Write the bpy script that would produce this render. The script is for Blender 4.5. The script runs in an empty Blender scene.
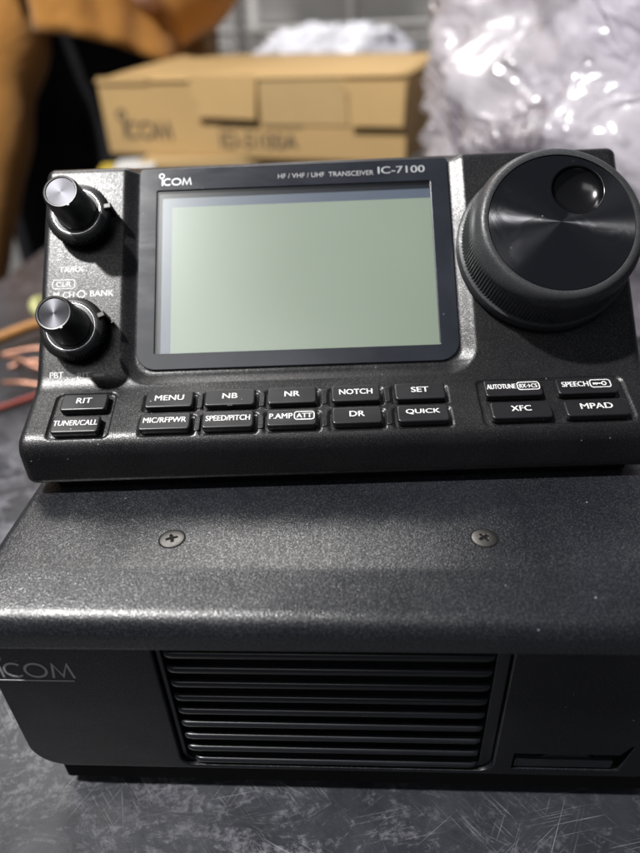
import bpy, bmesh, math, random
import numpy as np
from mathutils import Vector, Matrix, noise
random.seed(7)
S=0.001
scn=bpy.context.scene
COL=scn.collection
R=math.radians
# ------------------------------------------------------------------ helpers
def link(name,me,mat=None,parent=None,M=None,smooth=None):
    o=bpy.data.objects.new(name,me); me.name=name; COL.objects.link(o)
    if mat is not None: me.materials.clear(); me.materials.append(mat)
    if parent is not None: o.parent=parent
    if M is not None: o.matrix_local=M
    if smooth is not None:
        me.polygons.foreach_set('use_smooth',[True]*len(me.polygons))
        if smooth<180: me.set_sharp_from_angle(angle=R(smooth))
    return o
def tag(o,label=None,cat=None,group=None,kind=None):
    if label: o['label']=label
    if cat: o['category']=cat
    if group: o['group']=group
    if kind: o['kind']=kind
    return o
def empty(name,loc,rz=0):
    o=bpy.data.objects.new(name,None); COL.objects.link(o); o.empty_display_size=.02
    o.location=Vector(loc)*S; o.rotation_euler=(0,0,rz); return o
def frame(org,a,b,n):
    M=Matrix.Identity(4)
    for i,v in enumerate((a,b,n)):
        for k in range(3): M[k][i]=v[k]
    for k in range(3): M[k][3]=org[k]*S
    return M
def T(x,y,z): return Matrix.Translation(Vector((x,y,z))*S)
def mesh(verts,faces):
    me=bpy.data.meshes.new('m'); me.from_pydata([(v[0]*S,v[1]*S,v[2]*S) for v in verts],[],faces); me.update(); return me
def rrect(x0,y0,x1,y1,r,n=6,rs=None):
    rs=rs or (r,r,r,r); out=[]
    for (cx,cy,a0,rr) in ((x0,y0,180,rs[0]),(x1,y0,270,rs[1]),(x1,y1,0,rs[2]),(x0,y1,90,rs[3])):
        sx=1 if cx==x0 else -1; sy=1 if cy==y0 else -1
        if rr<=0: out.append((cx,cy)); continue
        for i in range(n+1):
            a=R(a0+90*i/n); out.append((cx+sx*rr+rr*math.cos(a),cy+sy*rr+rr*math.sin(a)))
    return out
DG=None
def curve_mesh(cu):
    o=bpy.data.objects.new('tmp',cu); COL.objects.link(o)
    bpy.context.view_layer.update()
    dg=bpy.context.evaluated_depsgraph_get()
    me=bpy.data.meshes.new_from_object(o.evaluated_get(dg),depsgraph=dg)
    bpy.data.objects.remove(o); return me
def plate(loops,z0,z1,bev=0,res=2):
    """filled outline (with holes) of thickness z1-z0, rounded edges"""
    cu=bpy.data.curves.new('c','CURVE'); cu.dimensions='2D'; cu.fill_mode='BOTH'
    for L in loops:
        sp=cu.splines.new('POLY'); sp.points.add(len(L)-1); sp.use_cyclic_u=True
        for p,q in zip(sp.points,L): p.co=(q[0]*S,q[1]*S,0,1)
    cu.extrude=max((z1-z0)/2-bev,0)*S; cu.bevel_depth=bev*S; cu.bevel_resolution=res
    if bev: cu.offset=-bev*S
    me=curve_mesh(cu); bpy.data.curves.remove(cu)
    me.transform(T(0,0,(z0+z1)/2)); return me
def text_mesh(s,w,h,cx,cy,z,th=.06,bold=0.02,align='C'):
    cu=bpy.data.curves.new('t','FONT'); cu.body=s; cu.size=1; cu.extrude=.01; cu.offset=0; cu.resolution_u=4
    me=curve_mesh(cu); bpy.data.curves.remove(cu)
    xs=[v.co.x for v in me.vertices]; ys=[v.co.y for v in me.vertices]
    x0,x1,y0,y1=min(xs),max(xs),min(ys),max(ys)
    if w is None: w=(x1-x0)*h/(y1-y0)
    for v in me.vertices:
        u=(v.co.x-x0)/(x1-x0)-(.5 if align=='C' else 0)
        v.co=Vector(((cx+u*w)*S,(cy+((v.co.y-y0)/(y1-y0)-.5)*h)*S,(z+(th if v.co.z>0 else 0))*S))
    if bold>0:
        a=me.copy(); b=me
        e=.05*S
        for v in a.vertices: v.co.x-=e; v.co.z+=.006*S*(1 if v.co.z>z*S+.02*S else -1)
        for v in b.vertices: v.co.x+=e
        return join([a,b])
    return me
def join(ms):
    bm=bmesh.new()
    for m in ms: bm.from_mesh(m)
    me=bpy.data.meshes.new('j'); bm.to_mesh(me); bm.free()
    for m in ms: bpy.data.meshes.remove(m)
    return me
def stroke(pts,w,z,th=.06,closed=False):
    """flat ribbon lettering stroke"""
    n=len(pts); V=[];F=[]
    for i,p in enumerate(pts):
        a=pts[(i-1)%n] if (closed or i>0) else p; b=pts[(i+1)%n] if (closed or i<n-1) else p
        d=Vector((b[0]-a[0],b[1]-a[1])).normalized(); k=Vector((-d.y,d.x))
        m=1
        if 0<i<n-1 or closed:
            d1=Vector((p[0]-a[0],p[1]-a[1])).normalized(); c=max(.45,abs(d.dot(d1))); m=1/c
        k=k*w/2*m
        V+=[(p[0]+k.x,p[1]+k.y,z+th),(p[0]-k.x,p[1]-k.y,z+th),(p[0]+k.x,p[1]+k.y,z),(p[0]-k.x,p[1]-k.y,z)]
    for i in range(n if closed else n-1):
        a=4*i;b=4*((i+1)%n)
        F+=[(a,a+1,b+1,b),(a+2,a,b,b+2),(a+1,a+3,b+3,b+1)]
    if not closed: F+=[(0,2,3,1),(4*n-4,4*n-3,4*n-1,4*n-2)]
    return mesh(V,F)
def ell(cx,cy,rx,ry,a0=0,a1=360,n=28):
    return [(cx+rx*math.cos(R(a0+(a1-a0)*i/n)),cy+ry*math.sin(R(a0+(a1-a0)*i/n))) for i in range(n+(0 if a1-a0>=360 else 1))]
def logo_mesh(x,y,w,h,sw,z,th=.06):
    """wide thin maker's lettering: ringed i, C, O, M ; (x,y) lower left, w total width, h cap height"""
    k=w/4.75; ms=[]
    ms.append(stroke([(x+.22*k,y),(x+.22*k,y+h*.98)],sw,z,th))
    ms.append(stroke(ell(x+.12*k,y+h*1.02+.40*k,.36*k,.36*k),sw*.85,z,th,True))
    ms.append(stroke(ell(x+1.05*k,y+h*.5,.60*k,h*.5-sw/2,48,312),sw,z,th))
    ms.append(stroke(ell(x+2.40*k,y+h*.5,.66*k,h*.5-sw/2),sw,z,th,True))
    ms.append(stroke([(x+3.36*k,y),(x+3.58*k,y+h*.93),(x+4.02*k,y+h*.12),(x+4.46*k,y+h*.93),(x+4.68*k,y)],sw,z,th))
    return join(ms)
def lathe(prof,n=64,rad=None):
    """prof list of (r,z); rad(i_angle_index,k)->radius offset"""
    V=[];F=[];m=len(prof)
    for i in range(n):
        a=2*math.pi*i/n
        for k,(r,z) in enumerate(prof):
            rr=r+(rad(i,k) if rad else 0); V.append((rr*math.cos(a),rr*math.sin(a),z))
    for i in range(n):
        j=(i+1)%n
        for k in range(m-1): F.append((i*m+k,j*m+k,j*m+k+1,i*m+k+1))
    if prof[-1][0]>0: F.append([i*m+m-1 for i in range(n)])
    return mesh(V,F)
def fillet(pts,rs,n=8):
    out=[];N=len(pts)
    for i in range(N):
        p=Vector(pts[i]); a=Vector(pts[i-1]); b=Vector(pts[(i+1)%N]); r=rs[i]
        if r<=0: out.append(tuple(p)); continue
        u=(a-p).normalized(); v=(b-p).normalized(); ang=u.angle(v); t=r/math.tan(ang/2)
        c=p+(u+v).normalized()*r/math.sin(ang/2)
        s=p+u*t-c; e=p+v*t-c; a0=math.atan2(s.y,s.x); a1=math.atan2(e.y,e.x); d=(a1-a0+math.pi)%(2*math.pi)-math.pi
        for k in range(n+1): out.append((c.x+r*math.cos(a0+d*k/n),c.y+r*math.sin(a0+d*k/n)))
    return out
def resample(pts,step):
    out=[]
    for i in range(len(pts)):
        a=Vector(pts[i]);b=Vector(pts[(i+1)%len(pts)]);L=(b-a).length
        if L<1e-6: continue
        st=step((a+b)/2) ; n=max(1,int(round(L/st)))
        for k in range(n): out.append(tuple(a+(b-a)*k/n))
    return out
def sweep(prof,W,r,du,disp=None,nr=7,u_extra=None):
    """profile (y,z) closed, swept along x between +-W, ends rounded with radius r"""
    P=np.array(prof);n=len(P)
    t=np.roll(P,-1,0)-np.roll(P,1,0); t/=np.linalg.norm(t,axis=1)[:,None]
    area=0.5*np.sum(P[:,0]*np.roll(P[:,1],-1)-np.roll(P[:,0],-1)*P[:,1])
    nv=np.stack([t[:,1],-t[:,0]],1)*(1 if area>0 else -1)
    cols=[]
    for i in range(nr): 
        th=math.pi/2*(1-i/nr); cols.append((-(W-r)-r*math.sin(th),r*(1-math.cos(th))))
    k=max(2,int(2*(W-r)/du))
    for i in range(k+1): cols.append((-(W-r)+2*(W-r)*i/k,0))
    for i in range(1,nr+1):
        th=math.pi/2*(i/nr); cols.append(((W-r)+r*math.sin(th),r*(1-math.cos(th))))
    V=[];F=[]
    for (x,d) in cols:
        q=P-nv*d
        h=disp(x,P) if disp else 0
        q=q+nv*(h[:,None] if disp else 0)
        V+= [(x,a,b) for a,b in q]
    for c in range(len(cols)-1):
        for k in range(n):
            l=(k+1)%n; a=c*n+k;b=c*n+l
            F.append((a,b,b+n,a+n) if area<0 else (a,a+n,b+n,b))
    F.append(list(range(n))[::(1 if area>0 else -1)]); F.append([(len(cols)-1)*n+i for i in range(n)][::(-1 if area>0 else 1)])
    return V,F,cols
def box(x0,y0,z0,x1,y1,z1,bev=0,seg=2):
    bm=bmesh.new(); bmesh.ops.create_cube(bm,size=1)
    for v in bm.verts: v.co=Vector((((x0+x1)/2+v.co.x*(x1-x0))*S,((y0+y1)/2+v.co.y*(y1-y0))*S,((z0+z1)/2+v.co.z*(z1-z0))*S))
    if bev: bmesh.ops.bevel(bm,geom=bm.edges[:],offset=bev*S,segments=seg,affect='EDGES',profile=.5)
    me=bpy.data.meshes.new('b'); bm.to_mesh(me); bm.free(); return me
def tube(pts,r,n=10,caps=True,sm=4):
    P=[Vector(p) for p in pts]
    if sm>1 and len(P)>2:
        Q=[]
        for i in range(len(P)-1):
            p0=P[max(i-1,0)];p1=P[i];p2=P[i+1];p3=P[min(i+2,len(P)-1)]
            for k in range(sm):
                t=k/sm; Q.append(.5*((2*p1)+(p2-p0)*t+(2*p0-5*p1+4*p2-p3)*t*t+(3*p1-p0-3*p2+p3)*t**3))
        Q.append(P[-1]);P=Q
    V=[];F=[];up=Vector((0,0,1));last=None
    for i,p in enumerate(P):
        d=(P[min(i+1,len(P)-1)]-P[max(i-1,0)]).normalized()
        if last is None: a=d.cross(up if abs(d.z)<.9 else Vector((1,0,0))).normalized()
        else: a=(last-d*last.dot(d)).normalized()
        last=a;b=d.cross(a); rr=r(i/(len(P)-1)) if callable(r) else r
        for k in range(n): t=2*math.pi*k/n; V.append(tuple(p+a*rr*math.cos(t)+b*rr*math.sin(t)))
    for i in range(len(P)-1):
        for k in range(n): l=(k+1)%n; F.append((i*n+k,i*n+l,(i+1)*n+l,(i+1)*n+k))
    F.append(list(range(n))[::-1]);F.append([(len(P)-1)*n+k for k in range(n)])
    return mesh(V,F)
# ------------------------------------------------------------------ materials
class NT:
    def __init__(s,name):
        s.m=bpy.data.materials.new(name); s.m.use_nodes=True; s.t=s.m.node_tree; s.t.nodes.clear()
        s.out=s.n('ShaderNodeOutputMaterial')
    def n(s,t,**k):
        q=s.t.nodes.new(t)
        for a,b in k.items():
            if a.startswith('_'): setattr(q,a[1:],b)
        return q
    def set(s,node,key,val):
        if hasattr(val,'links') or isinstance(val,bpy.types.NodeSocket): s.t.links.new(val,node.inputs[key])
        else: node.inputs[key].default_value=val
    def pb(s,**k):
        b=s.n('ShaderNodeBsdfPrincipled')
        for a,v in k.items(): s.set(b,a.replace('_',' '),v)
        s.t.links.new(b.outputs[0],s.out.inputs[0]); return b
    def coord(s,kind='Object',scale=(1,1,1),rot=(0,0,0)):
        c=s.n('ShaderNodeTexCoord'); m=s.n('ShaderNodeMapping'); s.t.links.new(c.outputs[kind],m.inputs[0])
        m.inputs['Scale'].default_value=scale; m.inputs['Rotation'].default_value=rot; return m.outputs[0]
    def noise(s,vec,scale,detail=2,rough=.5,dist=0):
        q=s.n('ShaderNodeTexNoise'); s.t.links.new(vec,q.inputs['Vector'])
        q.inputs['Scale'].default_value=scale;q.inputs['Detail'].default_value=detail;q.inputs['Roughness'].default_value=rough;q.inputs['Distortion'].default_value=dist
        return q.outputs[0]
    def ramp(s,fac,stops):
        q=s.n('ShaderNodeValToRGB'); s.t.links.new(fac,q.inputs[0]); e=q.color_ramp.elements
        while len(e)<len(stops): e.new(.5)
        for x,(p,c) in zip(e,stops): x.position=p; x.color=(c if len(c)==4 else (*c,1)) if hasattr(c,'__len__') else (c,c,c,1)
        return q.outputs[0]
    def mix(s,f,a,b,blend='MIX'):
        q=s.n('ShaderNodeMix'); q.data_type='RGBA'; q.blend_type=blend
        for i,v in ((0,f),(6,a),(7,b)):
            if isinstance(v,bpy.types.NodeSocket): s.t.links.new(v,q.inputs[i])
            else: q.inputs[i].default_value=v if i==0 else (*v,1) if hasattr(v,'__len__') else (v,v,v,1)
        return q.outputs[2]
    def bump(s,h,strength,dist,normal=None):
        q=s.n('ShaderNodeBump'); s.t.links.new(h,q.inputs['Height']); q.inputs['Strength'].default_value=strength; q.inputs['Distance'].default_value=dist
        if normal is not None: s.t.links.new(normal,q.inputs['Normal'])
        return q.outputs[0]
def plastic(name,col,rough,grain=2200,bd=.00004,bs=.6,spec=.5,glint=0.0,dust=.0):
    t=NT(name); c=t.coord()
    n1=t.noise(c,grain,2,.6); n2=t.noise(c,60,3,.6)
    base=t.mix(t.ramp(n2,[(.35,.0),(.7,1.)]),tuple(x*.85 for x in col),tuple(x*1.2 for x in col))
    if dust:
        v=t.n('ShaderNodeTexVoronoi'); t.t.links.new(c,v.inputs['Vector']); v.inputs['Scale'].default_value=260
        nn=t.noise(c,35,2)
        d=t.ramp(v.outputs['Distance'],[(.035,dust),(.06,0.)])
        d=t.mix(t.ramp(nn,[(.5,0.),(.6,1.)]),0,d)
        base=t.mix(d,base,(.55,.55,.6))
    rg=t.ramp(n2,[(.2,rough*.9),(.8,rough*1.12)])
    if glint:   # sparkle of the textured paint: glints painted as paler colour on glossier grain tips
        n3=t.noise(c,grain*1.45,1,.5); tip=t.ramp(n3,[(.50,0.),(.68,1.)])
        big=t.ramp(t.noise(c,45,4,.6),[(.3,.55),(.7,1.)]); tip=t.mix(1.0,tip,big,'MULTIPLY')
        base=t.mix(tip,base,tuple(x*1.0+glint for x in col))
        sp=t.mix(tip,spec*.5,spec*2.1); sv=t.n('ShaderNodeSeparateColor'); t.t.links.new(sp,sv.inputs[0]); spec=sv.outputs[0]
    # faint finger smears change the gloss only
    sm=t.noise(t.coord(scale=(1,2.5,1),rot=(0,0,.6)),28,5,.7,1.5); rr=t.n('ShaderNodeMix'); rr.data_type='FLOAT'
    t.t.links.new(t.ramp(sm,[(.45,0.),(.7,.35)]),rr.inputs[0]); t.t.links.new(rg,rr.inputs[2]); rr.inputs[3].default_value=min(.7,rough*1.6)
    t.pb(Base_Color=base,Roughness=rr.outputs[0],Specular_IOR_Level=spec,Normal=t.bump(n1,bs,bd))
    return t.m
def simple(name,col,rough=.5,metal=0,spec=.5,emit=None,var=.12,nscale=80):
    t=NT(name); c=t.coord(); n=t.noise(c,nscale,3)
    base=t.mix(t.ramp(n,[(.3,0.),(.7,1.)]),tuple(x*(1-var) for x in col),tuple(min(1,x*(1+var)) for x in col))
    k=dict(Base_Color=base,Roughness=rough,Metallic=metal,Specular_IOR_Level=spec)
    t.pb(**k); return t.m
def brushed(name,col,rough,aniso=.9,rot=0.0,ring=9000):
    t=NT(name); c=t.coord()
    sep=t.n('ShaderNodeVectorMath',_operation='LENGTH'); 
    m=t.n('ShaderNodeVectorMath',_operation='MULTIPLY'); t.t.links.new(c,m.inputs[0]); m.inputs[1].default_value=(1,1,0)
    t.t.links.new(m.outputs[0],sep.inputs[0])
    cb=t.n('ShaderNodeCombineXYZ'); t.t.links.new(sep.outputs['Value'],cb.inputs[0])
    n=t.noise(cb.outputs[0],ring,2)
    base=t.mix(n,tuple(x*.75 for x in col),tuple(min(1,x*1.25) for x in col))
    v=t.n('ShaderNodeTexVoronoi'); t.t.links.new(c,v.inputs['Vector']); v.inputs['Scale'].default_value=300
    d=t.mix(t.ramp(t.noise(c,60,2),[(.5,0.),(.6,1.)]),0,t.ramp(v.outputs['Distance'],[(.05,1.),(.09,0.)]))
    base=t.mix(d,base,(.5,.5,.52)); rg=t.mix(d,rough,.7); sm=t.noise(c,90,4,.7,1.); rg=t.mix(t.ramp(sm,[(.5,0.),(.75,.4)]),rg,.5)
    tg=t.n('ShaderNodeTangent'); tg.direction_type='RADIAL'; tg.axis='Z'
    t.pb(Base_Color=base,Metallic=1.0,Roughness=rg,Anisotropic=aniso,Anisotropic_Rotation=rot,Tangent=tg.outputs[0])
    return t.m
M_body=plastic('controller_plastic',(.0075,.0075,.0085),.34,grain=2800,bd=.000036,bs=1.0,dust=.6,spec=.62,glint=.007)
M_cover=plastic('textured_cover_paint',(.0075,.0085,.0115),.31,grain=2350,bd=.000085,bs=1.0,dust=.5,spec=.85,glint=.024)
M_front=plastic('front_panel_plastic',(.0045,.005,.007),.34,grain=3000,bd=.00003,bs=.8,spec=.55,glint=.004,dust=.5)
M_grille=plastic('grille_plastic',(.010,.011,.014),.30,grain=1500,bd=.00001,bs=.3,dust=.3)
M_knob=plastic('knob_plastic',(.007,.007,.0075),.36,grain=2500,bd=.00001,bs=.3)
M_rim=plastic('dial_rim_plastic',(.034,.035,.038),.40,grain=2600,bd=.00001,bs=.4,dust=.6,glint=.008)
M_button=plastic('button_plastic',(.011,.011,.0125),.34,grain=3000,bd=.000008,bs=.3,dust=.5)
M_rubber=simple('black_rubber',(.004,.004,.0045),.8,spec=.2)
M_white=simple('white_print',(.62,.62,.62),.5,var=.15,nscale=900)
M_grey=simple('grey_print',(.34,.34,.35),.4)
M_logo=simple('silver_print',(.42,.43,.45),.35,metal=.3)
M_bezel=plastic('printed_glass_border',(.017,.019,.026),.22,grain=900,bd=.000001,bs=.1,dust=.6)
M_cap=brushed('brushed_knob_cap',(.045,.045,.05),.42,.85,.25)
M_dial=brushed('brushed_dial_face',(.16,.16,.172),.18,1.0,.25)
M_dimple=simple('polished_dimple',(.004,.004,.005),.2,spec=.45)
M_chrome=simple('chrome_line',(.75,.75,.76),.22,metal=1)
M_screw=simple('nickel_screw',(.13,.125,.12),.42,metal=1,nscale=900)
M_dark=simple('dark_void',(.002,.002,.0025),.7,spec=.2)
M_ledoff=simple('unlit_indicator',(.05,.05,.05),.3)
M_frost=simple('clear_light_guide',(.45,.45,.46),.3)
def lcd_mat():
    t=NT('lcd_green'); c=t.coord(); n=t.noise(c,14,2); f=t.noise(c,900,2)
    base=t.mix(t.ramp(n,[(.3,0.),(.7,1.)]),(.255,.285,.235),(.30,.33,.28))
    base=t.mix(t.ramp(f,[(.3,.0),(.8,.12)]),base,(.25,.30,.24))
    t.pb(Base_Color=base,Roughness=.45,Specular_IOR_Level=.3,Emission_Color=(.42,.52,.40,1),Emission_Strength=.03); return t.m  # slight glow added, though the display is a reflective one
M_lcd=lcd_mat()
M_lcdedge=simple('lcd_border',(.095,.11,.165),.4,var=.05)
def glass_mat():
    t=NT('clear_pane'); a=t.n('ShaderNodeBsdfTransparent'); a.inputs[0].default_value=(.93,.95,.94,1)
    g=t.n('ShaderNodeBsdfGlossy'); g.inputs['Roughness'].default_value=.26
    fr=t.n('ShaderNodeLayerWeight'); fr.inputs[0].default_value=.5
    m=t.n('ShaderNodeMixShader'); t.t.links.new(t.ramp(fr.outputs['Facing'],[(.0,.045),(.45,.07),(.75,.22),(1.,1.)]),m.inputs[0]); t.t.links.new(a.outputs[0],m.inputs[1]); t.t.links.new(g.outputs[0],m.inputs[2])
    t.t.links.new(m.outputs[0],t.out.inputs[0]); return t.m
M_glass=glass_mat()
# ------------------------------------------------------------------ camera (pose solved from the photograph)
cam=bpy.data.cameras.new('camera'); co=bpy.data.objects.new('camera',cam); COL.objects.link(co); scn.camera=co
rt=Vector((0.99839182,0.04225815,-0.03778926)); dn=Vector((-0.00885995,-0.54208854,-0.84027467)); fw=Vector((-0.05599358,0.83925816,-0.54084235))
TZ=75
Mc=Matrix.Identity(4)
for k in range(3): Mc[k][0]=rt[k];Mc[k][1]=-dn[k];Mc[k][2]=-fw[k]
CP=Vector((3.979,-87.996,103.595+TZ)); 
for k in range(3): Mc[k][3]=CP[k]*S
co.matrix_world=Mc
cam.sensor_fit='VERTICAL'; cam.sensor_height=36; cam.lens=631.847/853*36
cam.clip_start=.005; cam.clip_end=60
cam.dof.use_dof=True; cam.dof.focus_distance=.160; cam.dof.aperture_fstop=7.4
# ------------------------------------------------------------------ transceiver controller (on top of the radio body)
H0=2.79; PSI=R(2.505)
ctl=empty('transceiver_controller',(-.293,43.708,TZ),PSI)
tag(ctl,'black control head with blank greenish display, two small knobs and big tuning dial','radio controller')
P0=(0,H0);P1=(0,H0+12.918);P2=(19.542,H0+19.863);P3=(63.265,H0+66.911)
th=math.atan2(P3[1]-P2[1],P3[0]-P2[0]); Lc,Ls=math.cos(th),math.sin(th)
ta=math.atan2(P2[1]-P1[1],P2[0]-P1[0])
FACE=frame((0,P2[0],P2[1]),(1,0,0),(0,Lc,Ls),(0,-Ls,Lc))
APR=frame((0,P1[0],P1[1]),(1,0,0),(0,math.cos(ta),math.sin(ta)),(0,-math.sin(ta),math.cos(ta)))
poly=[P0,P1,P2,P3,(77,H0+64),(78,H0+1),(70,H0)]
prof=fillet(poly,[2.6,5.6,11,2.7,3,2.6,2],10)
def step(m):
    y,z=m
    if y<66 and z>H0+8 : return .28 if y<22 else .5
    return 2.5
prof=resample(prof,step)
prof=[p for p in prof]
def sdr(x,y,x0,y0,x1,y1,r):
    cx,cy=(x0+x1)/2,(y0+y1)/2; qx=np.abs(x-cx)-((x1-x0)/2-r); qy=np.abs(y-cy)-((y1-y0)/2-r)
    return np.hypot(np.maximum(qx,0),np.maximum(qy,0))+np.minimum(np.maximum(qx,qy),0)-r
Bcols=[(-50.3,-37.6),(-34.6,-21.4),(-18.1,-5.3),(-1.4,11.3),(15.1,28.2)]
def disp(x,P):
    dy=P[:,0]-P2[0];dz=P[:,1]-P2[1]
    v=dy*Lc+dz*Ls; hn=-dy*Ls+dz*Lc
    ay=P[:,0]-P1[0];az=P[:,1]-P1[1]; s=ay*math.cos(ta)+az*math.sin(ta)
    # below the bend use apron distance instead
    vv=np.where(v<2.9, s-20.74, v)
    onf=(P[:,1]>H0+8)&(P[:,0]<70)
    vv=np.where(P[:,0]>64.5, 64, vv)
    d=sdr(x,vv,-59.2,-1.2,38.4,110,8.5)
    m=np.clip(-d/3.9,0,1); m=m*m*(3-2*m)*.35+m*.65
    h=-1.7*m
    # wells for the side button groups
    for (x0,y0,x1,y1) in ((-75.2,1.9,-58.6,17.2),(36.6,1.9,75.4,17.2)):
        d=sdr(x,s,x0,y0,x1,y1,2); h=h-.55*np.clip(-d/.5,0,1)*(s<19)
    for i,(a,b) in enumerate(Bcols):
        for y0,y1 in ((2.0,8.7),(9.6,16.1)):
            d=sdr(x,s,a-1.0,y0,b+1.1,y1,1.0); h=h-.5*np.clip(-d/.45,0,1)
    return np.where(onf,h,0.0)
V,F,cols=sweep(prof,82.5,2.6,.36,disp)
n=len(prof); pa=np.array(prof); vs=(pa[:,0]-P2[0])*Lc+(pa[:,1]-P2[1])*Ls
keep=[]
for f in F[:-2]:
    c=f[0]//n; k=f[0]%n; x=cols[min(c,len(cols)-1)][0]
    if -53.5<x<31.5 and 5.5<vs[k]<60.5 and pa[k][0]<64: continue
    keep.append(f)
keep+=F[-2:]
body=link('body',mesh(V,keep),M_body,ctl,smooth=40)
link('base_plate',box(-76,3.5,0,76,72,H0+.2,.6),M_rubber,ctl)
# display: housing, lcd, printed border, pane
hv=[];hf=[]
x0,x1,y0,y1=-54.2,32.3,5.2,61
hv=[(x0,y0,-1.9),(x1,y0,-1.9),(x1,y1,-1.9),(x0,y1,-1.9),(x0,y0,-6),(x1,y0,-6),(x1,y1,-6),(x0,y1,-6)]
hf=[(0,1,5,4),(1,2,6,5),(2,3,7,6),(3,0,4,7),(4,5,6,7)]
disp_o=link('display_housing',mesh(hv,hf),M_dark,ctl,FACE)
lc=link('lcd_panel',plate([rrect(-53.4,5.6,31.4,60.4,.5)],-3.6,-3.0),M_lcdedge,ctl,FACE)
link('lcd_active_area',plate([rrect(-45.9,7.0,30.6,52.6,.3)],-3.0,-2.85),M_lcd,lc)
GT=63.9
bz=link('display_border',plate([rrect(-55.0,3.4,34.1,GT,1,8,(5.5,5.5,1,1)),rrect(-49.9,8.0,28.8,57.0,.4)],-1.95,-1.0,.18),M_bezel,ctl,FACE,smooth=35)
link('display_glass',plate([rrect(-50.6,7.3,29.5,57.7,.2)],-1.9,-1.35),M_glass,ctl,FACE)
link('maker_logo',logo_mesh(-48.8,58.5,8.9,2.3,.34,-1.0,.05),M_logo,bz)
link('lettering',text_mesh('HF / VHF / UHF  TRANSCEIVER',27.6,1.5,-1.0,60.1,-1.0,.05,.0),M_grey,bz)
link('model_lettering',text_mesh('IC-7100',13.4,2.2,20.8,60.7,-1.0,.05,.03),M_logo,bz)
# buttons
def boxed(x0,y0,x1,y1,z,w=.28): return stroke(rrect(x0,y0,x1,y1,.7,4),w,z,.06,True)
def button(x0,x1,row,txt,tw,h=1.75,extra=None):
    y0,y1=((2.9,8.2) if row else (10.2,15.7))
    g=.0
    # tapered key with a sloping top and steep front wall
    bm=bmesh.new()
    me=plate([rrect(x0,y0,x1,y1,.9,5)],-.6,1.55,.42,3)
    b=link('button',me,M_button,ctl,APR,smooth=50)
    ms=[]
    cx=(x0+x1)/2; cy=(y0+y1)/2+.35
    if txt:
        if extra:
            gap=.5; ew=extra[1]; tot=tw+gap+ew; a=cx-tot/2
            ms.append(text_mesh(txt,tw,h,a+tw/2,cy,1.555))
            e0=a+tw+gap; ms.append(boxed(e0,cy-1.25,e0+ew,cy+1.25,1.555))
            if extra[0]=='KEY':
                ms.append(stroke(ell(e0+ew*.68,cy,.55,.55,n=16),.3,1.555,.06,True))
                ms.append(stroke([(e0+.8,cy-.45),(e0+.8,cy),(e0+ew*.55,cy)],.3,1.555)); ms.append(stroke([(e0+1.6,cy),(e0+1.6,cy-.45)],.3,1.555))
            else: ms.append(text_mesh(extra[0],ew-1.1,h*.85,e0+ew/2,cy,1.555))
        else: ms.append(text_mesh(txt,tw,h,cx,cy,1.555))
    link('lettering',join(ms),M_white,b)
    return b
top=['MENU','NB','NR','NOTCH','SET']; tw=[7.6,3.9,3.9,8.6,4.5]
bot=['MIC/RFPWR','SPEED/PITCH','P.AMP','DR','QUICK']; bw=[11.0,11.3,5.9,3.8,8.6]
for i,(a,b) in enumerate(Bcols):
    button(a,b,0,top[i],tw[i])
    button(a-.5 if i==0 else a,b,1,bot[i],bw[i],1.7,('ATT',5.0) if i==2 else None)
button(-72.6,-60.4,0,'RIT',4.0); button(-73.4,-61.0,1,'TUNER/CALL',11.4,1.7)
button(38.4,53.2,0,'AUTOTUNE',7.4,1.6,('RX→CS',5.6)); button(57.0,72.3,0,'SPEECH',6.8,1.7,('KEY',5.2))
button(38.8,54.0,1,'XFC',5.0); button(57.4,73.2,1,'MPAD',8.0)
nb=link('tactile_nub',box(-28.6,10.0,.9,-27.0,10.5,1.5,.15),M_button,ctl,APR)
# bright light-guide slivers between keys
for i in range(4):
    for r_ in (0,1):
        xm=(Bcols[i][1]+Bcols[i+1][0])/2; y0=(10.6,3.2)[r_]
        link('key_spacer',plate([rrect(xm-.75,y0,xm+.75,y0+4.3,.5)],-.45,.28,.2),M_body,ctl,APR,smooth=50)
# legends on the left strip
def face_text(s,w,h,x,y,align='L'): return text_mesh(s,w,h,x,y,0.02,.05,.02,align)
for ms in ([face_text('TX/RX',7.0,1.8,-77.0,33.3)],
    [face_text('M-CH',5.8,1.8,-78.2,25.7),face_text('BANK',6.6,1.8,-67.9,25.9),stroke(ell(-70.4,25.8,1.0,1.0,n=20),.35,.02,.05,True),stroke([(-71.9,25.8),(-71.2,25.8)],.35,.02,.05),stroke([(-69.6,25.8),(-68.8,25.8)],.35,.02,.05)],
    [face_text('CLR',4.2,1.6,-77.6,28.9),boxed(-78.6,27.6,-72.4,30.2,.02,.25)],
    [face_text('PBT',3.7,1.7,-78.2,2.6)],[face_text('RIT',3.4,1.7,-70.6,2.3)],[face_text('AF-RF/SQL',13.5,1.8,-75.0,58.4)]):
    link('lettering',join(ms),M_white,ctl,FACE)
for (x,y) in ((-67.8,33.3),(-73.6,2.5),(-66.2,2.3)):
    link('indicator_light',plate([rrect(x,y-.45,x+3.2,y+.45,.4)],-.3,.06,.05),M_ledoff,ctl,FACE)
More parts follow.
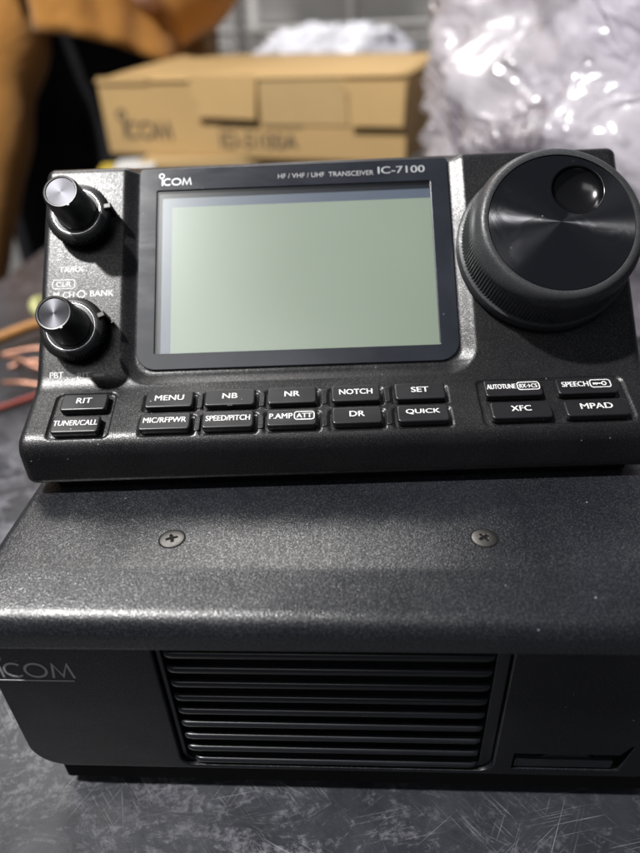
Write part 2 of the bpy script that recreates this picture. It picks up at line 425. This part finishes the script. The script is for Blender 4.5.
# small double knobs
def small_knob(u,v,tab):
    Mk=FACE@T(u,v,0)
    def rad(i,k): return (.22 if i%2 else 0) if 2<=k<=5 else 0
    ring=link('knob',lathe([(6.6,0),(7.0,2.4),(8.35,2.6),(8.6,3.0),(8.6,4.9),(8.35,5.4),(7.6,5.9),(7.1,6.0),(6.9,5.6),(6.3,5.6),(6.2,5.9),(5.0,6.0),(4.6,5.0)],128,rad),M_knob,ctl,Mk,smooth=30)
    link('chrome_ring',lathe([(6.95,5.62),(6.85,5.9),(6.55,6.0),(6.3,5.9),(6.2,5.62)],96),M_chrome,ring,T(0,0,.02),smooth=60)
    m=box(-1.0,-.8,1.0,1.2,.8,6.3,.3); 
    link('pointer_tab',m,M_knob,ring,Matrix.Rotation(R(tab),4,'Z')@T(8.6,0,0))
    st=link('inner_knob',lathe([(5.6,4.8),(5.55,6.5),(5.35,7.2),(5.1,10),(4.95,13.5),(4.85,15.4),(4.7,16.1),(4.35,16.4),(4.0,16.35),(3.9,16.05),(3.9,15.9),(0.01,15.9)],96),M_knob,ring,smooth=35)
    link('cap',lathe([(3.86,15.95),(3.84,16.15),(.01,16.15)],96),M_cap,ring,smooth=35)
    link('index_mark',box(-.3,4.0,16.2,.3,4.75,16.5,.08),M_white,ring,Matrix.Rotation(R(-150),4,'Z'))
small_knob(-70.3,47.6,8); small_knob(-70.6,14.3,20)
# main tuning dial
DU,DV=58.2,33.7
Md=FACE@T(DU,DV,0)
def rad(i,k): return (.0,-.28)[(i//1)%2] if 4<=k<=6 else 0
pr=[(23.0,0),(23.8,.8),(23.9,2.6),(23.5,3.8),(22.9,4.1),(22.6,4.6),(22.3,9.5),(21.9,12.6),(21.9,13.0),(21.4,14.6),(20.6,15.9),(19.8,16.5),(19.0,16.6),(18.55,16.5),(18.45,16.1),(18.4,15.6),(18.35,11.5),(.01,11.5)]
dial=link('tuning_dial',lathe(pr,300,rad),M_rim,ctl,Md,smooth=32)
# face disc with hole for the dimple, bridged rings
dc=(4.9,8.7);dr=6.9;N=160;K=14;V=[];F=[]
for k in range(K+1):
    t=k/K
    for i in range(N):
        a=2*math.pi*i/N
        V.append(((1-t)*(dc[0]+dr*math.cos(a))+t*18.3*math.cos(a),(1-t)*(dc[1]+dr*math.sin(a))+t*18.3*math.sin(a),16.3))
for k in range(K):
    for i in range(N): j=(i+1)%N; F.append((k*N+i,(k+1)*N+i,(k+1)*N+j,k*N+j))
face_o=link('dial_face',mesh(V,F),M_dial,dial)
pr=[(dr,0)]+[(dr-.12,-.02),(dr-.3,-.12)]+[( (dr-.35)*math.cos(a*math.pi/2/14), -.2-3.0*math.sin(a*math.pi/2/14)) for a in range(0,14)]+[(.02,-3.2)]
dm=lathe(pr,96); link('finger_dimple',dm,M_dimple,dial,T(dc[0],dc[1],16.3),smooth=60)
# ------------------------------------------------------------------ main radio unit
mu=empty('radio_main_unit',(0,0,0))
tag(mu,'wide black radio body with textured cover and slatted grille, under the control head','radio')
poly=[(0,TZ-11.2),(0,TZ-3.0),(14,TZ),(224,TZ),(224,14),(18,14),(18,TZ-11.2)]
prof2=resample(fillet(poly,[.5,5.0,12,4,3,1,.2],10),lambda m: 1.2 if m[0]<30 else 8)
V,F,_=sweep(prof2,83.5,3.0,4)
cover=link('cover',mesh(V,F),M_cover,mu,smooth=40)
FR=frame((0,3.2,0),(1,0,0),(0,0,1),(0,-1,0))   # local x, z-up, out of the front
ztop=TZ-11.4; zb=TZ-63.8
vent=rrect(-42.9,zb+1.4,38.6,TZ-14.4,1,6,(3.5,3.5,.6,.6))
slot=[(43.4,zb+2.8),(70.2,zb+2.8),(72.2,zb+13.4),(71.6,zb+13.4),(69.6,zb+9.6),(43.4,zb+9.6)]
outer=rrect(-83.2,zb,83.2,ztop,1,10,(9,9,.5,.5))
fp=link('front_panel',plate([outer,vent,slot],-14.4,0,.45,3),M_front,mu,FR,smooth=35)
link('vent_back',plate([rrect(-45,zb+.5,42,TZ-12.8,1)],-12.5,-11.6),M_dark,mu,FR)  # near-black sheet: the shade deep behind the slats is put into its colour
gr=[]
zs=[-16.6-5.38*k for k in range(9)]
gV=[];gms=[]
for k,z in enumerate(zs):
    zc=TZ+z-.9
    x0=-40.6+ (0 if k<8 else 1.4); x1=34.6
    # rounded nose slat: profile in (out, up)
    pr=[(-.75,-1.1),(-.2,-1.2),(.2,-.95),(.4,-.4),(.4,.3),(.22,.8),(-.15,1.0),(-.75,.9)]
    NX=[x0,x0+.5,x0+1.3,x0+2.2,x1-2.2,x1-1.3,x1-.5,x1]; sc=[.3,.7,.92,1,1,.92,.7,.3]; VV=[];FF=[];m=len(pr)
    for x,s_ in zip(NX,sc):
        for (o_,u_) in pr: VV.append((x,zc+u_*(.6+.4*s_),-2+(o_+2)*(.6+.4*s_)-.5))
    for i in range(len(NX)-1):
        for j in range(m): l=(j+1)%m; FF.append((i*m+j,i*m+l,(i+1)*m+l,(i+1)*m+j))
    FF.append(list(range(m))[::-1]);FF.append([(len(NX)-1)*m+j for j in range(m)])
    gms.append(mesh(VV,FF))
gms.append(plate([rrect(-42.7,zb+1.6,38.4,TZ-14.6,1,6,(3.3,3.3,.5,.5)),rrect(-41.4,zb+2.4,35.2,TZ-15.0,1,6,(2.5,2.5,.5,.5))],-5,-1.2,.3))
link('vent_grille',join(gms),M_grille,mu,FR,smooth=45)
sc=link('card_slot_cover',plate([rrect(43.9,zb+3.3,68.6,zb+6.6,.5)],-2.2,-.4,.3),M_grille,mu,FR,smooth=40)
link('finger_notch',plate([[(50,zb+6.6),(53.0,zb+8.4),(61,zb+8.4),(64,zb+6.6)]],-2.2,-1.0,.2),M_grille,sc)
link('slot_back',plate([rrect(42,zb+1.6,73.5,zb+14.5,.5)],-3.2,-2.45),M_dark,mu,FR)
link('maker_logo',logo_mesh(-81.2,TZ-25.7,18.4,5.5,.62,0.0,.08),M_grey,fp)
link('logo_underline',box(-82.4,TZ-26.95,0,-63.4,TZ-26.6,.12,.03),M_grey,fp)
link('bottom_chassis',box(-77.5,4.6,2.5,80.5,215,14.2,1),M_rubber,mu)  # chassis slab; its black also fills in the shadow strip below the panel
for (x,y) in ((-68,14),(68,14),(-68,200),(68,200)):
    link('foot',lathe([(6,0),(6.6,.3),(6.8,3.2),(6.2,3.2)],32),M_rubber,mu,T(x,y,0))
# screws: countersunk pan with a real cross recess
def screw(x,y,rot):
    N=64;K=40;Rr=2.9;V=[];F=[]
    for k in range(K+1):
        r=Rr*k/K
        for i in range(N):
            a=2*math.pi*i/N; px,py=r*math.cos(a),r*math.sin(a)
            z=.32*math.sqrt(max(0,1-(r/Rr)**2*.9))
            w=.33+.12*(1-r/1.5) if r<1.6 else 0
            arm=min(abs(px),abs(py)); d=max(0,min(1,(w-arm)/.16)) if r<1.5 else 0
            z-=1.1*d*(1-max(0,(r-1.2)/.3) if r>1.2 else 1)
            V.append((px,py,z))
    for k in range(K):
        for i in range(N): j=(i+1)%N; F.append((k*N+i,(k+1)*N+i,(k+1)*N+j,k*N+j))
    o=link('screw',mesh(V,F),M_screw,mu,T(x,y,TZ+.03)@Matrix.Rotation(rot,4,'Z'),smooth=50)
    link('countersink_gap',lathe([(2.92,-.2),(3.0,.02),(3.15,.05),(3.3,.0)],48),M_dark,o)
screw(-40.3,23.4,R(20)); screw(33.9,23.8,R(35))
# ------------------------------------------------------------------ table
def table_mat():
    t=NT('scratched_dark_tabletop')
    c=t.coord(); 
    n1=t.noise(c,9,5,.65); n2=t.noise(c,60,5,.7,.6); n3=t.noise(c,700,3)
    patch=t.ramp(n1,[(.42,0.),(.60,1.)])
    base=t.mix(n2,(.007,.0075,.010),(.030,.032,.040))
    acc=None
    # families of straight scratches: thin bright iso-lines of strongly stretched noise
    for ang,sc,lo,den in ((25,(22,2600,1),.63,60),(-38,(18,3200,1),.64,0),(70,(30,2400,1),.64,0),(-12,(26,3800,1),.64,30),(-62,(24,2800,1),.65,0),(48,(60,3000,1),.62,40)):
        # break up the stretched noise with a mask of its own
        v0=t.coord(rot=(0,0,R(ang))); mp=t.n('ShaderNodeMapping'); t.t.links.new(v0,mp.inputs[0]); mp.inputs['Scale'].default_value=sc; v=mp.outputs[0]; s_=t.noise(v,1.0,3,.6,.0)
        m=t.ramp(s_,[(lo,0.),(lo+.03,1.)])
        mk=t.noise(t.coord(rot=(0,0,R(ang*3))),22+den*.2,2); m=t.mix(t.ramp(mk,[(.50,0.),(.60,1.)]),0,m)
        acc=m if acc is None else t.mix(1.0,acc,m,'LIGHTEN')
    # broad smeared scuffs with ragged edges, dense fine hatching inside them
    sc0=t.noise(t.coord(rot=(0,0,.9),scale=(1,2.4,1)),26,8,.72,1.4); scuff=t.ramp(sc0,[(.50,0.),(.545,1.)])
    sc1=t.noise(t.coord(rot=(0,0,-.5),scale=(1,1.8,1)),60,7,.75,1.8); scuff2=t.ramp(sc1,[(.54,0.),(.60,1.)])
    gr_=t.ramp(t.noise(c,520,4,.75),[(.42,0.),(.62,1.)])
    lf=t.ramp(t.noise(c,5,2),[(.42,.05),(.62,1.)])
    scuff=t.mix(1.,t.mix(1.,scuff,scuff2,'SCREEN'),t.mix(1.,gr_,lf,'MULTIPLY'),'MULTIPLY')
    base=t.mix(t.mix(1,scuff,.85,'MULTIPLY'),base,(.19,.19,.215))
    acc=t.mix(1.,acc,t.ramp(t.noise(c,16,3),[(.42,.08),(.57,1.)]),'MULTIPLY')
    base=t.mix(t.mix(1,acc,.62,'MULTIPLY'),base,(.34,.34,.37))
    rg=t.ramp(n2,[(.2,.26),(.8,.46)])
    t.pb(Base_Color=base,Roughness=rg,Specular_IOR_Level=.42,Normal=t.bump(t.mix(.35,n3,n2),.5,.00016)); return t.m
M_table=table_mat()
tb=link('tabletop',box(-301,-420,-28,640,900,0,2),M_table); tag(tb,'dark scratched tabletop',None,kind='structure'); 
if 'label' in tb: del tb['label']
fl=link('floor',mesh([(-4000,-3000,-745),(4000,-3000,-745),(4000,4000,-745),(-4000,4000,-745)],[(0,1,2,3)]),simple('dark_floor',(.09,.085,.08),.6)); tag(fl,kind='structure')
wl=link('wall',box(-4000,2500,-745,4000,2560,1900),simple('painted_wall',(.42,.41,.40),.8,nscale=3)); tag(wl,kind='structure')
# ------------------------------------------------------------------ cardboard box and what it rests on
def card_mat(name,col):
    t=NT(name); c=t.coord(); n=t.noise(c,12,4); f=t.noise(t.coord(scale=(1,1,12)),240,2)
    b=t.mix(n,tuple(x*.88 for x in col),tuple(x*1.1 for x in col)); b=t.mix(t.ramp(f,[(.3,0.),(.8,.18)]),b,tuple(x*.7 for x in col))
    t.pb(Base_Color=b,Roughness=.75,Specular_IOR_Level=.25); return t.m
M_card=card_mat('kraft_cardboard',(.43,.285,.125)); M_cardin=card_mat('kraft_inside',(.42,.29,.135)); M_ink=simple('dark_ink',(.05,.04,.03),.7)
B=Vector((56,590,0)); A=Vector((-283,707,0)); W=(B-A).length
bx=empty('cardboard_box',(A.x,A.y,55),math.atan2(B.y-A.y,B.x-A.x))
tag(bx,'long low brown cardboard box with loosely closed lid, behind the control head','box')
D=205;Hh=80
def wall(name,x0,y0,z0,x1,y1,z1,mat=M_card): return link(name,box(x0,y0,z0,x1,y1,z1,.6),mat,bx)
fw_=wall('front_wall',0,0,0,W,3,Hh-3)
wall('back_wall',0,D-3,0,W,D,Hh); wall('side_wall',0,3.1,0,3,D-3.1,Hh-5); wall('side_wall',W-3,3.1,0,W,D-3.1,Hh-1); wall('bottom',3.1,3.1,0,W-3.1,D-3.1,3)
# lid sheet: bulged, hinged at the back, resting on the front
NXl,NYl=24,14;V=[];F=[]
for j in range(NYl+1):
    for i in range(NXl+1):
        u=i/NXl;v=j/NYl
        z=Hh-1.5+v*4+3*math.sin(math.pi*v)*(.4+.6*math.sin(math.pi*min(1,u*1.1)))+ (4*max(0,u-.25) if v>.3 else 0) - 3*(1-u)*(1-v)+9*v*(1-u)
        V.append((-1+u*(W+2),-2+v*(D+2),z))
for j in range(NYl):
    for i in range(NXl): a=j*(NXl+1)+i; F.append((a,a+1,a+NXl+2,a+NXl+1))
lid=link('lid',mesh(V,F),M_card,bx,smooth=60); md=lid.modifiers.new('s','SOLIDIFY'); md.thickness=.0028
# front tuck flaps
FB=frame((0,0,0),(1,0,0),(0,0,1),(0,-1,0))
link('tuck_flap',plate([[(127,40),(199,38),(201,Hh-1),(122,Hh-1),(124,58),(130,52)]],.4,2.4,.5),M_card,bx,FB@T(0,Hh,0)@Matrix.Rotation(R(-6),4,'X')@T(0,-Hh,0))
link('tuck_flap',plate([[(204,33),(300,33),(296,Hh-2),(204,Hh-2)]],.2,1.2,.3),M_cardin,bx,FB)
link('tuck_flap',plate([[(303,33),(W-1,33),(W-1,Hh-7),(290,Hh-7),(303,Hh-22)]],.4,2.4,.4),M_card,bx,FB@T(0,Hh,0)@Matrix.Rotation(R(-5),4,'X')@T(0,-Hh,0))
link('side_flap',plate([[(4,Hh-8),(66,Hh-8),(72,Hh-1),(2,Hh-1)]],.3,2.2,.4),M_card,bx,FB)
link('maker_logo',logo_mesh(24,16,66,19,3.2,.2,.4),M_ink,bx,FB)
link('lettering',text_mesh('ID-5100A',92,16,197,17,.3,.3,.03),M_ink,bx,FB)
link('lettering',join([text_mesh('DUAL BAND',46,5,174,32,.3,.3,.0),text_mesh('TRANSCEIVER',46,5,226,32,.3,.3,.0)]),M_ink,bx,FB)
cb=link('flat_carton',box(-235,650,0,60,830,54.4,2),M_cardin); tag(cb,'plain brown carton under the long cardboard box','carton')
M_yel=simple('yellow_wrap',(.45,.33,.04),.5); M_wh=simple('white_paper',(.5,.5,.5),.6)
pk=empty('folded_packet',(-238,618,0),R(12)); tag(pk,'small white packet with a yellow end under the left end of the box','packet')
link('white_sleeve',box(-14,0,0,30,60,53,2),M_wh,pk); link('yellow_end',box(-31,2,30,-14.2,50,52,3),M_yel,pk)
# ------------------------------------------------------------------ white bag, shelf
def crumple(cx,cy,cz,rx,ry,rz,nu,nv,amp,freq,seed,p=.75,flat=True,stretch=None):
    V=[];F=[];off=Vector((seed*3.1,seed*1.7,seed*.9))
    def sg(x,e): return math.copysign(abs(x)**e,x)
    for j in range(nv+1):
        ph=-math.pi/2+math.pi*j/nv
        for i in range(nu):
            a=2*math.pi*i/nu
            d=Vector((sg(math.cos(ph),p)*sg(math.cos(a),p),sg(math.cos(ph),p)*sg(math.sin(a),p),sg(math.sin(ph),p)))
            q=Vector((d.x*rx,d.y*ry,d.z*rz))*.01*freq
            if stretch: sv=Vector(stretch).normalized(); q=q-sv*q.dot(sv)*.72
            q=q+off
            r1=1-abs(noise.noise(q*1.0))*2; r2=1-abs(noise.noise(q*2.3+Vector((9,2,4))))*2; r3=1-abs(noise.noise(q*5.1))*2
            k=1+amp*((.68*r1+.27*r2+.05*r3) if stretch else (.55*r1+.3*r2+.15*r3))-amp*.5
            x,y,z=cx+d.x*rx*k,cy+d.y*ry*k,cz+d.z*rz*k
            if flat: z=max(z,.5+.4*math.sin(i))
            V.append((x,y,z))
    for j in range(nv):
        for i in range(nu): l=(i+1)%nu; F.append((j*nu+i,j*nu+l,(j+1)*nu+l,(j+1)*nu+i))
    return mesh(V,F)
M_wbag=simple('white_polythene',(.55,.55,.60),.35)
wb=link('white_bag',crumple(-22,915,112,105,60,58,120,60,.34,2.2,3,flat=False),M_wbag,smooth=180)
tag(wb,'crumpled white plastic bag heaped behind the cardboard box','bag')
st=link('tall_carton',box(-90,860,0,70,890+120,87,2),M_cardin); tag(st,'brown carton hidden behind the long box, under the white bag','carton')
wbm=None
M_wire=simple('white_wire',(.72,.71,.69),.5)
sh=empty('wire_shelf',(-260,1700,-745)); tag(sh,'white wire shelving unit far behind the box','shelf')
for x in (-6,270,560,-330):
    for y in (0,300): link('post',tube([(x,y,0),(x,y,1600)],13,12,sm=1),M_wire,sh)
for z in (350,640,905,1220):
    ms=[tube([(-330,y,z),(560,y,z)],9,8,sm=1) for y in (0,150,300)]+[tube([(-330,y,z-28),(560,y,z-28)],5,6,sm=1) for y in (0,300)]
    ms+=[tube([(-330+22*k,0,z+6),(-330+22*k,300,z+6)],2.6,6,sm=1) for k in range(41)]
    link('shelf_grid',join(ms),M_wire,sh)
def shelf_item(name,x0,x1,z0,h,col,lab,cat):
    o=link(name,box(-260+x0,1725,-745+z0,-260+x1,1960,-745+z0+h,6),simple(name+'_surface',col,.6)); tag(o,lab,cat)
shelf_item('storage_bin',95,262,651,236,(.17,.165,.16),'dark grey bin on the wire shelf, between the posts above the box','bin')
shelf_item('storage_bin',10,80,651,150,(.20,.19,.18),'narrow grey bin at the left post of the wire shelf','bin')
shelf_item('paper_ream',15,75,801.5,50,(.55,.55,.53),'pale pack lying on top of the narrow grey bin','pack')
shelf_item('storage_crate',-310,-30,651,200,(.42,.41,.40),'pale grey crate at the left end of the wire shelf beside the mustard jacket','crate')
shelf_item('storage_case',290,540,651,190,(.30,.27,.25),'brownish grey case on the right of the wire shelf behind the clear bag','case')
# ------------------------------------------------------------------ clear plastic bag on the right
def film_mat():
    t=NT('clear_crumpled_film'); c=t.coord()
    n=t.noise(c,30,3,.5,1.2)
    mp=t.n('ShaderNodeMapping'); t.t.links.new(t.coord(rot=(.15,-.55,.2)),mp.inputs[0]); mp.inputs['Scale'].default_value=(.22,1.,1.)
    n2=t.noise(mp.outputs[0],20,3,.5,.5); cr_=t.ramp(n2,[(.40,0.),(.47,1.),(.50,.15),(.57,.9),(.64,.1)])
    bmp=t.bump(n,.3,.004,t.bump(t.mix(.4,n2,cr_),1.0,.007))
    tr=t.n('ShaderNodeBsdfTransparent'); tr.inputs[0].default_value=(.93,.92,.95,1)
    df=t.n('ShaderNodeBsdfDiffuse'); df.inputs[0].default_value=(.88,.84,.89,1); t.t.links.new(bmp,df.inputs['Normal'])
    tl=t.n('ShaderNodeBsdfTranslucent'); tl.inputs[0].default_value=(.85,.82,.87,1)
    gl=t.n('ShaderNodeBsdfGlossy'); gl.inputs['Roughness'].default_value=.2; t.t.links.new(bmp,gl.inputs['Normal'])
    m1=t.n('ShaderNodeMixShader'); m1.inputs[0].default_value=.45; t.t.links.new(df.outputs[0],m1.inputs[1]); t.t.links.new(tl.outputs[0],m1.inputs[2])
    m2=t.n('ShaderNodeMixShader'); t.t.links.new(t.ramp(n2,[(.3,.22),(.7,.66)]),m2.inputs[0]); t.t.links.new(tr.outputs[0],m2.inputs[1]); t.t.links.new(m1.outputs[0],m2.inputs[2])
    fr=t.n('ShaderNodeLayerWeight'); t.t.links.new(bmp,fr.inputs['Normal'])
    m3=t.n('ShaderNodeMixShader'); t.t.links.new(t.ramp(fr.outputs['Facing'],[(.0,.06),(.5,.12),(.8,.35),(1.,.9)]),m3.inputs[0]); t.t.links.new(m2.outputs[0],m3.inputs[1]); t.t.links.new(gl.outputs[0],m3.inputs[2])
    t.t.links.new(m3.outputs[0],t.out.inputs[0]); return t.m
M_film=film_mat()
cbag=link('clear_plastic_bag',crumple(341,450,140,265,225,190,260,130,.20,1.2,11,p=.8,stretch=(1,.2,-.55)),M_film,smooth=180)
tag(cbag,'big crumpled clear plastic bag heaped on the table right of the box','bag')
pc=link('bagged_item',crumple(128,440,100,26,22,26,60,30,.2,6,5,flat=False),simple('dark_mauve_item',(.10,.055,.075),.5),smooth=180)
tag(pc,'dark reddish item showing through the clear plastic bag','packed item')
pc2=link('foam_wrap',crumple(350,470,105,200,150,104,80,40,.25,3,8),simple('pale_foam',(.55,.53,.58),.7),smooth=180)
tag(pc2,'pale foam wrap filling the inside of the clear plastic bag','packing foam')
# ------------------------------------------------------------------ wires behind the left of the radio
def Wp(ps): return [(x*1.052,(y+88)*1.052-88 if z>-20 else y,z) for x,y,z in ps]
M_or=simple('orange_sheath',(.36,.17,.05),.5); M_red=simple('red_sheath',(.22,.03,.02),.5); M_cop=simple('copper_wire',(.30,.15,.10),.4,metal=.6); M_ylw=simple('yellow_sheath',(.38,.38,.16),.5)
o=link('orange_cable',tube(Wp([(-345,215,-60),(-292,228,8),(-262,243,9),(-225,262,9),(-200,292,9),(-160,310,7),(-120,322,5)]),4.0,12),M_or,smooth=60); tag(o,'thick orange brown cable lying left of the control head','cable')
o=link('yellow_wire',tube(Wp([(-130,340,6),(-185,325,7),(-205,322,12),(-213,312,16),(-205,300,12),(-170,296,6)]),3.6,12),M_ylw,smooth=60); tag(o,'short loop of pale yellow wire behind the orange cable','wire')
wi=empty('copper_leads',(-200,252,0)); tag(wi,'bare pinkish copper wire ends fanned out in front of the orange cable','wire')
for p in ([(-18,12,8),(5,16,10),(30,14,6),(70,10,3)],[(-14,4,11),(0,-3,12),(18,-10,8),(60,-14,3)],[(-2,-22,6),(10,-24,7),(26,-25,5),(60,-28,3)],[(-8,-2,6),(6,2,8),(30,0,5),(64,-4,3)]):
    link('strand',tube(p,1.7,8),M_cop,wi,smooth=60)
o=link('red_wire',tube([(-345,150,-60),(-303,176,3),(-240,190,3.2),(-200,203,3),(-170,226,3),(-120,250,3)],1.8,10),M_red,smooth=60); tag(o,'thin red wire on the table left of the control head','wire')
# ------------------------------------------------------------------ person in mustard jacket behind the table's left corner
def cloth(name,col,sc=60,str_=.5):
    t=NT(name); c=t.coord(); n=t.noise(c,8,4,.6,.5); f=t.noise(c,900,2)
    b=t.mix(n,tuple(x*.8 for x in col),tuple(x*1.15 for x in col))
    t.pb(Base_Color=b,Roughness=.85,Specular_IOR_Level=.2,Sheen_Weight=(.2 if col[0]>.1 else 0.),Normal=t.bump(n,.6,.012)); return t.m
M_must=cloth('mustard_cloth',(.33,.15,.032)); M_blk=cloth('black_cloth',(.010,.010,.012)); M_skin=simple('skin',(.42,.24,.17),.5)
def skin_body(pts,edges,rads,root):
    me=bpy.data.meshes.new('s'); me.from_pydata([Vector(p)*S for p in pts],edges,[]); o=bpy.data.objects.new('s',me); COL.objects.link(o)
    o.modifiers.new('k','SKIN'); sv=me.skin_vertices[0].data
    for i,r in enumerate(rads): sv[i].radius=(r*S,r*S)
    sv[root].use_root=True
    s=o.modifiers.new('u','SUBSURF'); s.levels=2; s.render_levels=2
    bpy.context.view_layer.update(); dg=bpy.context.evaluated_depsgraph_get()
    m=bpy.data.meshes.new_from_object(o.evaluated_get(dg),depsgraph=dg); bpy.data.objects.remove(o); return m
PX,PY=-385,985
pts=[(0,0,200),(0,0,330),(0,0,480),(0,5,620),(0,0,720),(0,-8,790),(0,-14,880),
     (-66,0,150),(-74,-10,-260),(-100,10,-680),(-105,-90,-715),(66,0,150),(74,-10,-260),(100,10,-680),(105,-90,-715),
     (-175,0,640),(-160,-50,420),(-75,-185,110),(-110,-280,-70),(175,0,640),(205,-20,370),(150,-110,230),(120,-140,190)]
edges=[(0,1),(1,2),(2,3),(3,4),(4,5),(5,6),(0,7),(7,8),(8,9),(9,10),(0,11),(11,12),(12,13),(13,14),(3,15),(15,16),(16,17),(17,18),(3,19),(19,20),(20,21),(21,22)]
rads=[135,130,140,130,52,88,80,95,66,44,34,95,66,44,34,58,44,32,28,58,44,32,28]
pe=link('person',skin_body(pts,edges,rads,0),M_skin,None,T(PX,PY,9),smooth=180)
tag(pe,'person in mustard jacket and black clothes standing beyond the left of the table','person')
# black trousers and shirt: offset shell of the same skeleton, feet to chest
link('black_trousers',skin_body([pts[i] for i in (0,1,2,3,7,8,9,11,12,13)],[(0,1),(1,2),(2,3),(0,4),(4,5),(5,6),(0,7),(7,8),(8,9)],[150,146,152,120,126,112,84,126,112,84],0),M_blk,pe,smooth=180)
def garment(nphi,nz,zt,hem,rx,ry,seed,gap):
    V=[];F=[]
    for j in range(nz+1):
        for i in range(nphi+1):
            a=R(gap)+ (2*math.pi-2*R(gap))*i/nphi - math.pi/2
            zh=hem(a); t=j/nz; z=zh+(zt-zh)*t
            fl=1+.22*(1-t)**2
            q=Vector((math.cos(a)*2.2+seed,math.sin(a)*2.2,z*.004)); w=1+.10*noise.noise(q)+.09*noise.noise(q*2.4)*(1-t*.6)+.04*noise.noise(q*5)
            V.append((math.cos(a)*rx*fl*w,math.sin(a)*ry*fl*w,z))
    for j in range(nz):
        for i in range(nphi): a=j*(nphi+1)+i; F.append((a,a+1,a+nphi+2,a+nphi+1))
    return mesh(V,F)
def hem(a):
    x=math.cos(a); return 172-75*max(0,x)**2-70*max(0,-x)**2
jk=link('mustard_jacket',garment(96,40,650,hem,160,160,2,2),M_must,pe,smooth=180); md=jk.modifiers.new('s','SOLIDIFY'); md.thickness=.008
def sleeve(pp,r0,r1,seed):
    def rr(t): return r0+(r1-r0)*t+11*noise.noise(Vector((t*9,seed,0)))
    return tube(pp,rr,24,sm=8)
link('sleeve',sleeve([(-150,5,640),(-160,-40,430),(-70,-120,230),(-72,-185,110),(-98,-240,0),(-118,-290,-95)],80,46,3),M_must,pe,smooth=180)
link('sleeve',sleeve([(150,5,640),(215,-30,430),(198,-95,250),(140,-130,205)],86,62,5),M_must,pe,smooth=180)
# hand at the end of the hanging sleeve
hp=[(-235,-262,-105),(-243,-270,-150),(-247,-274,-190)]
hb=skin_body([(a+117,b-28,c+10) for a,b,c in hp+[(-265,-280,-215),(-268,-284,-245),(-252,-284,-225),(-253,-290,-262),(-240,-282,-226),(-238,-288,-262),(-228,-276,-220),(-222,-282,-248),(-222,-262,-165),(-208,-268,-195)]],
   [(0,1),(1,2),(2,3),(3,4),(2,5),(5,6),(2,7),(7,8),(2,9),(9,10),(1,11),(11,12)],[26,24,26,9,7.5,9.5,8,9.5,8,9,7.5,12,9],0)
link('hand',hb,M_skin,pe,smooth=180)
# hair
link('hair',crumple(0,-2,890,92,98,88,48,24,.06,9,4,p=1,flat=False),simple('dark_hair',(.02,.015,.012),.6),pe,smooth=180)
# ------------------------------------------------------------------ light
w=bpy.data.worlds.new('World'); scn.world=w; w.use_nodes=True
bg=w.node_tree.nodes['Background']; bg.inputs[0].default_value=(.80,.86,1.0,1); bg.inputs[1].default_value=.09
def lamp(name,typ,loc,energy,col,target=None,**k):
    l=bpy.data.lights.new(name,typ); l.energy=energy; l.color=col
    for a,b in k.items(): setattr(l,a,b)
    o=bpy.data.objects.new(name,l); COL.objects.link(o); o.location=Vector(loc)*S
    if target is not None: o.rotation_euler=(Vector(target)-Vector(loc)).to_track_quat('-Z','Y').to_euler()
    return o
lamp('ceiling_lamp','POINT',(-683,-160,1430),185,(1.0,.98,.96),shadow_soft_size=.036)
lamp('front_fill_light','AREA',(-380,-950,1500),4.5,(1.0,.985,.97),target=(0,0,60),shape='RECTANGLE',size=.9,size_y=.5)  # added soft fill for the front faces, grille and haze on the pane
lamp('background_fill_light','AREA',(-500,1500,1700),30,(1.0,.97,.93),target=(0,900,0),shape='RECTANGLE',size=1.4,size_y=.5)  # added area light that brightens the background objects
# ------------------------------------------------------------------ render
scn.view_settings.view_transform='Standard'; scn.view_settings.look='None'; scn.view_settings.exposure=0; scn.view_settings.gamma=1
scn.render.engine='CYCLES'
scn.cycles.transparent_max_bounces=24
scn.render.resolution_x=768; scn.render.resolution_y=1024
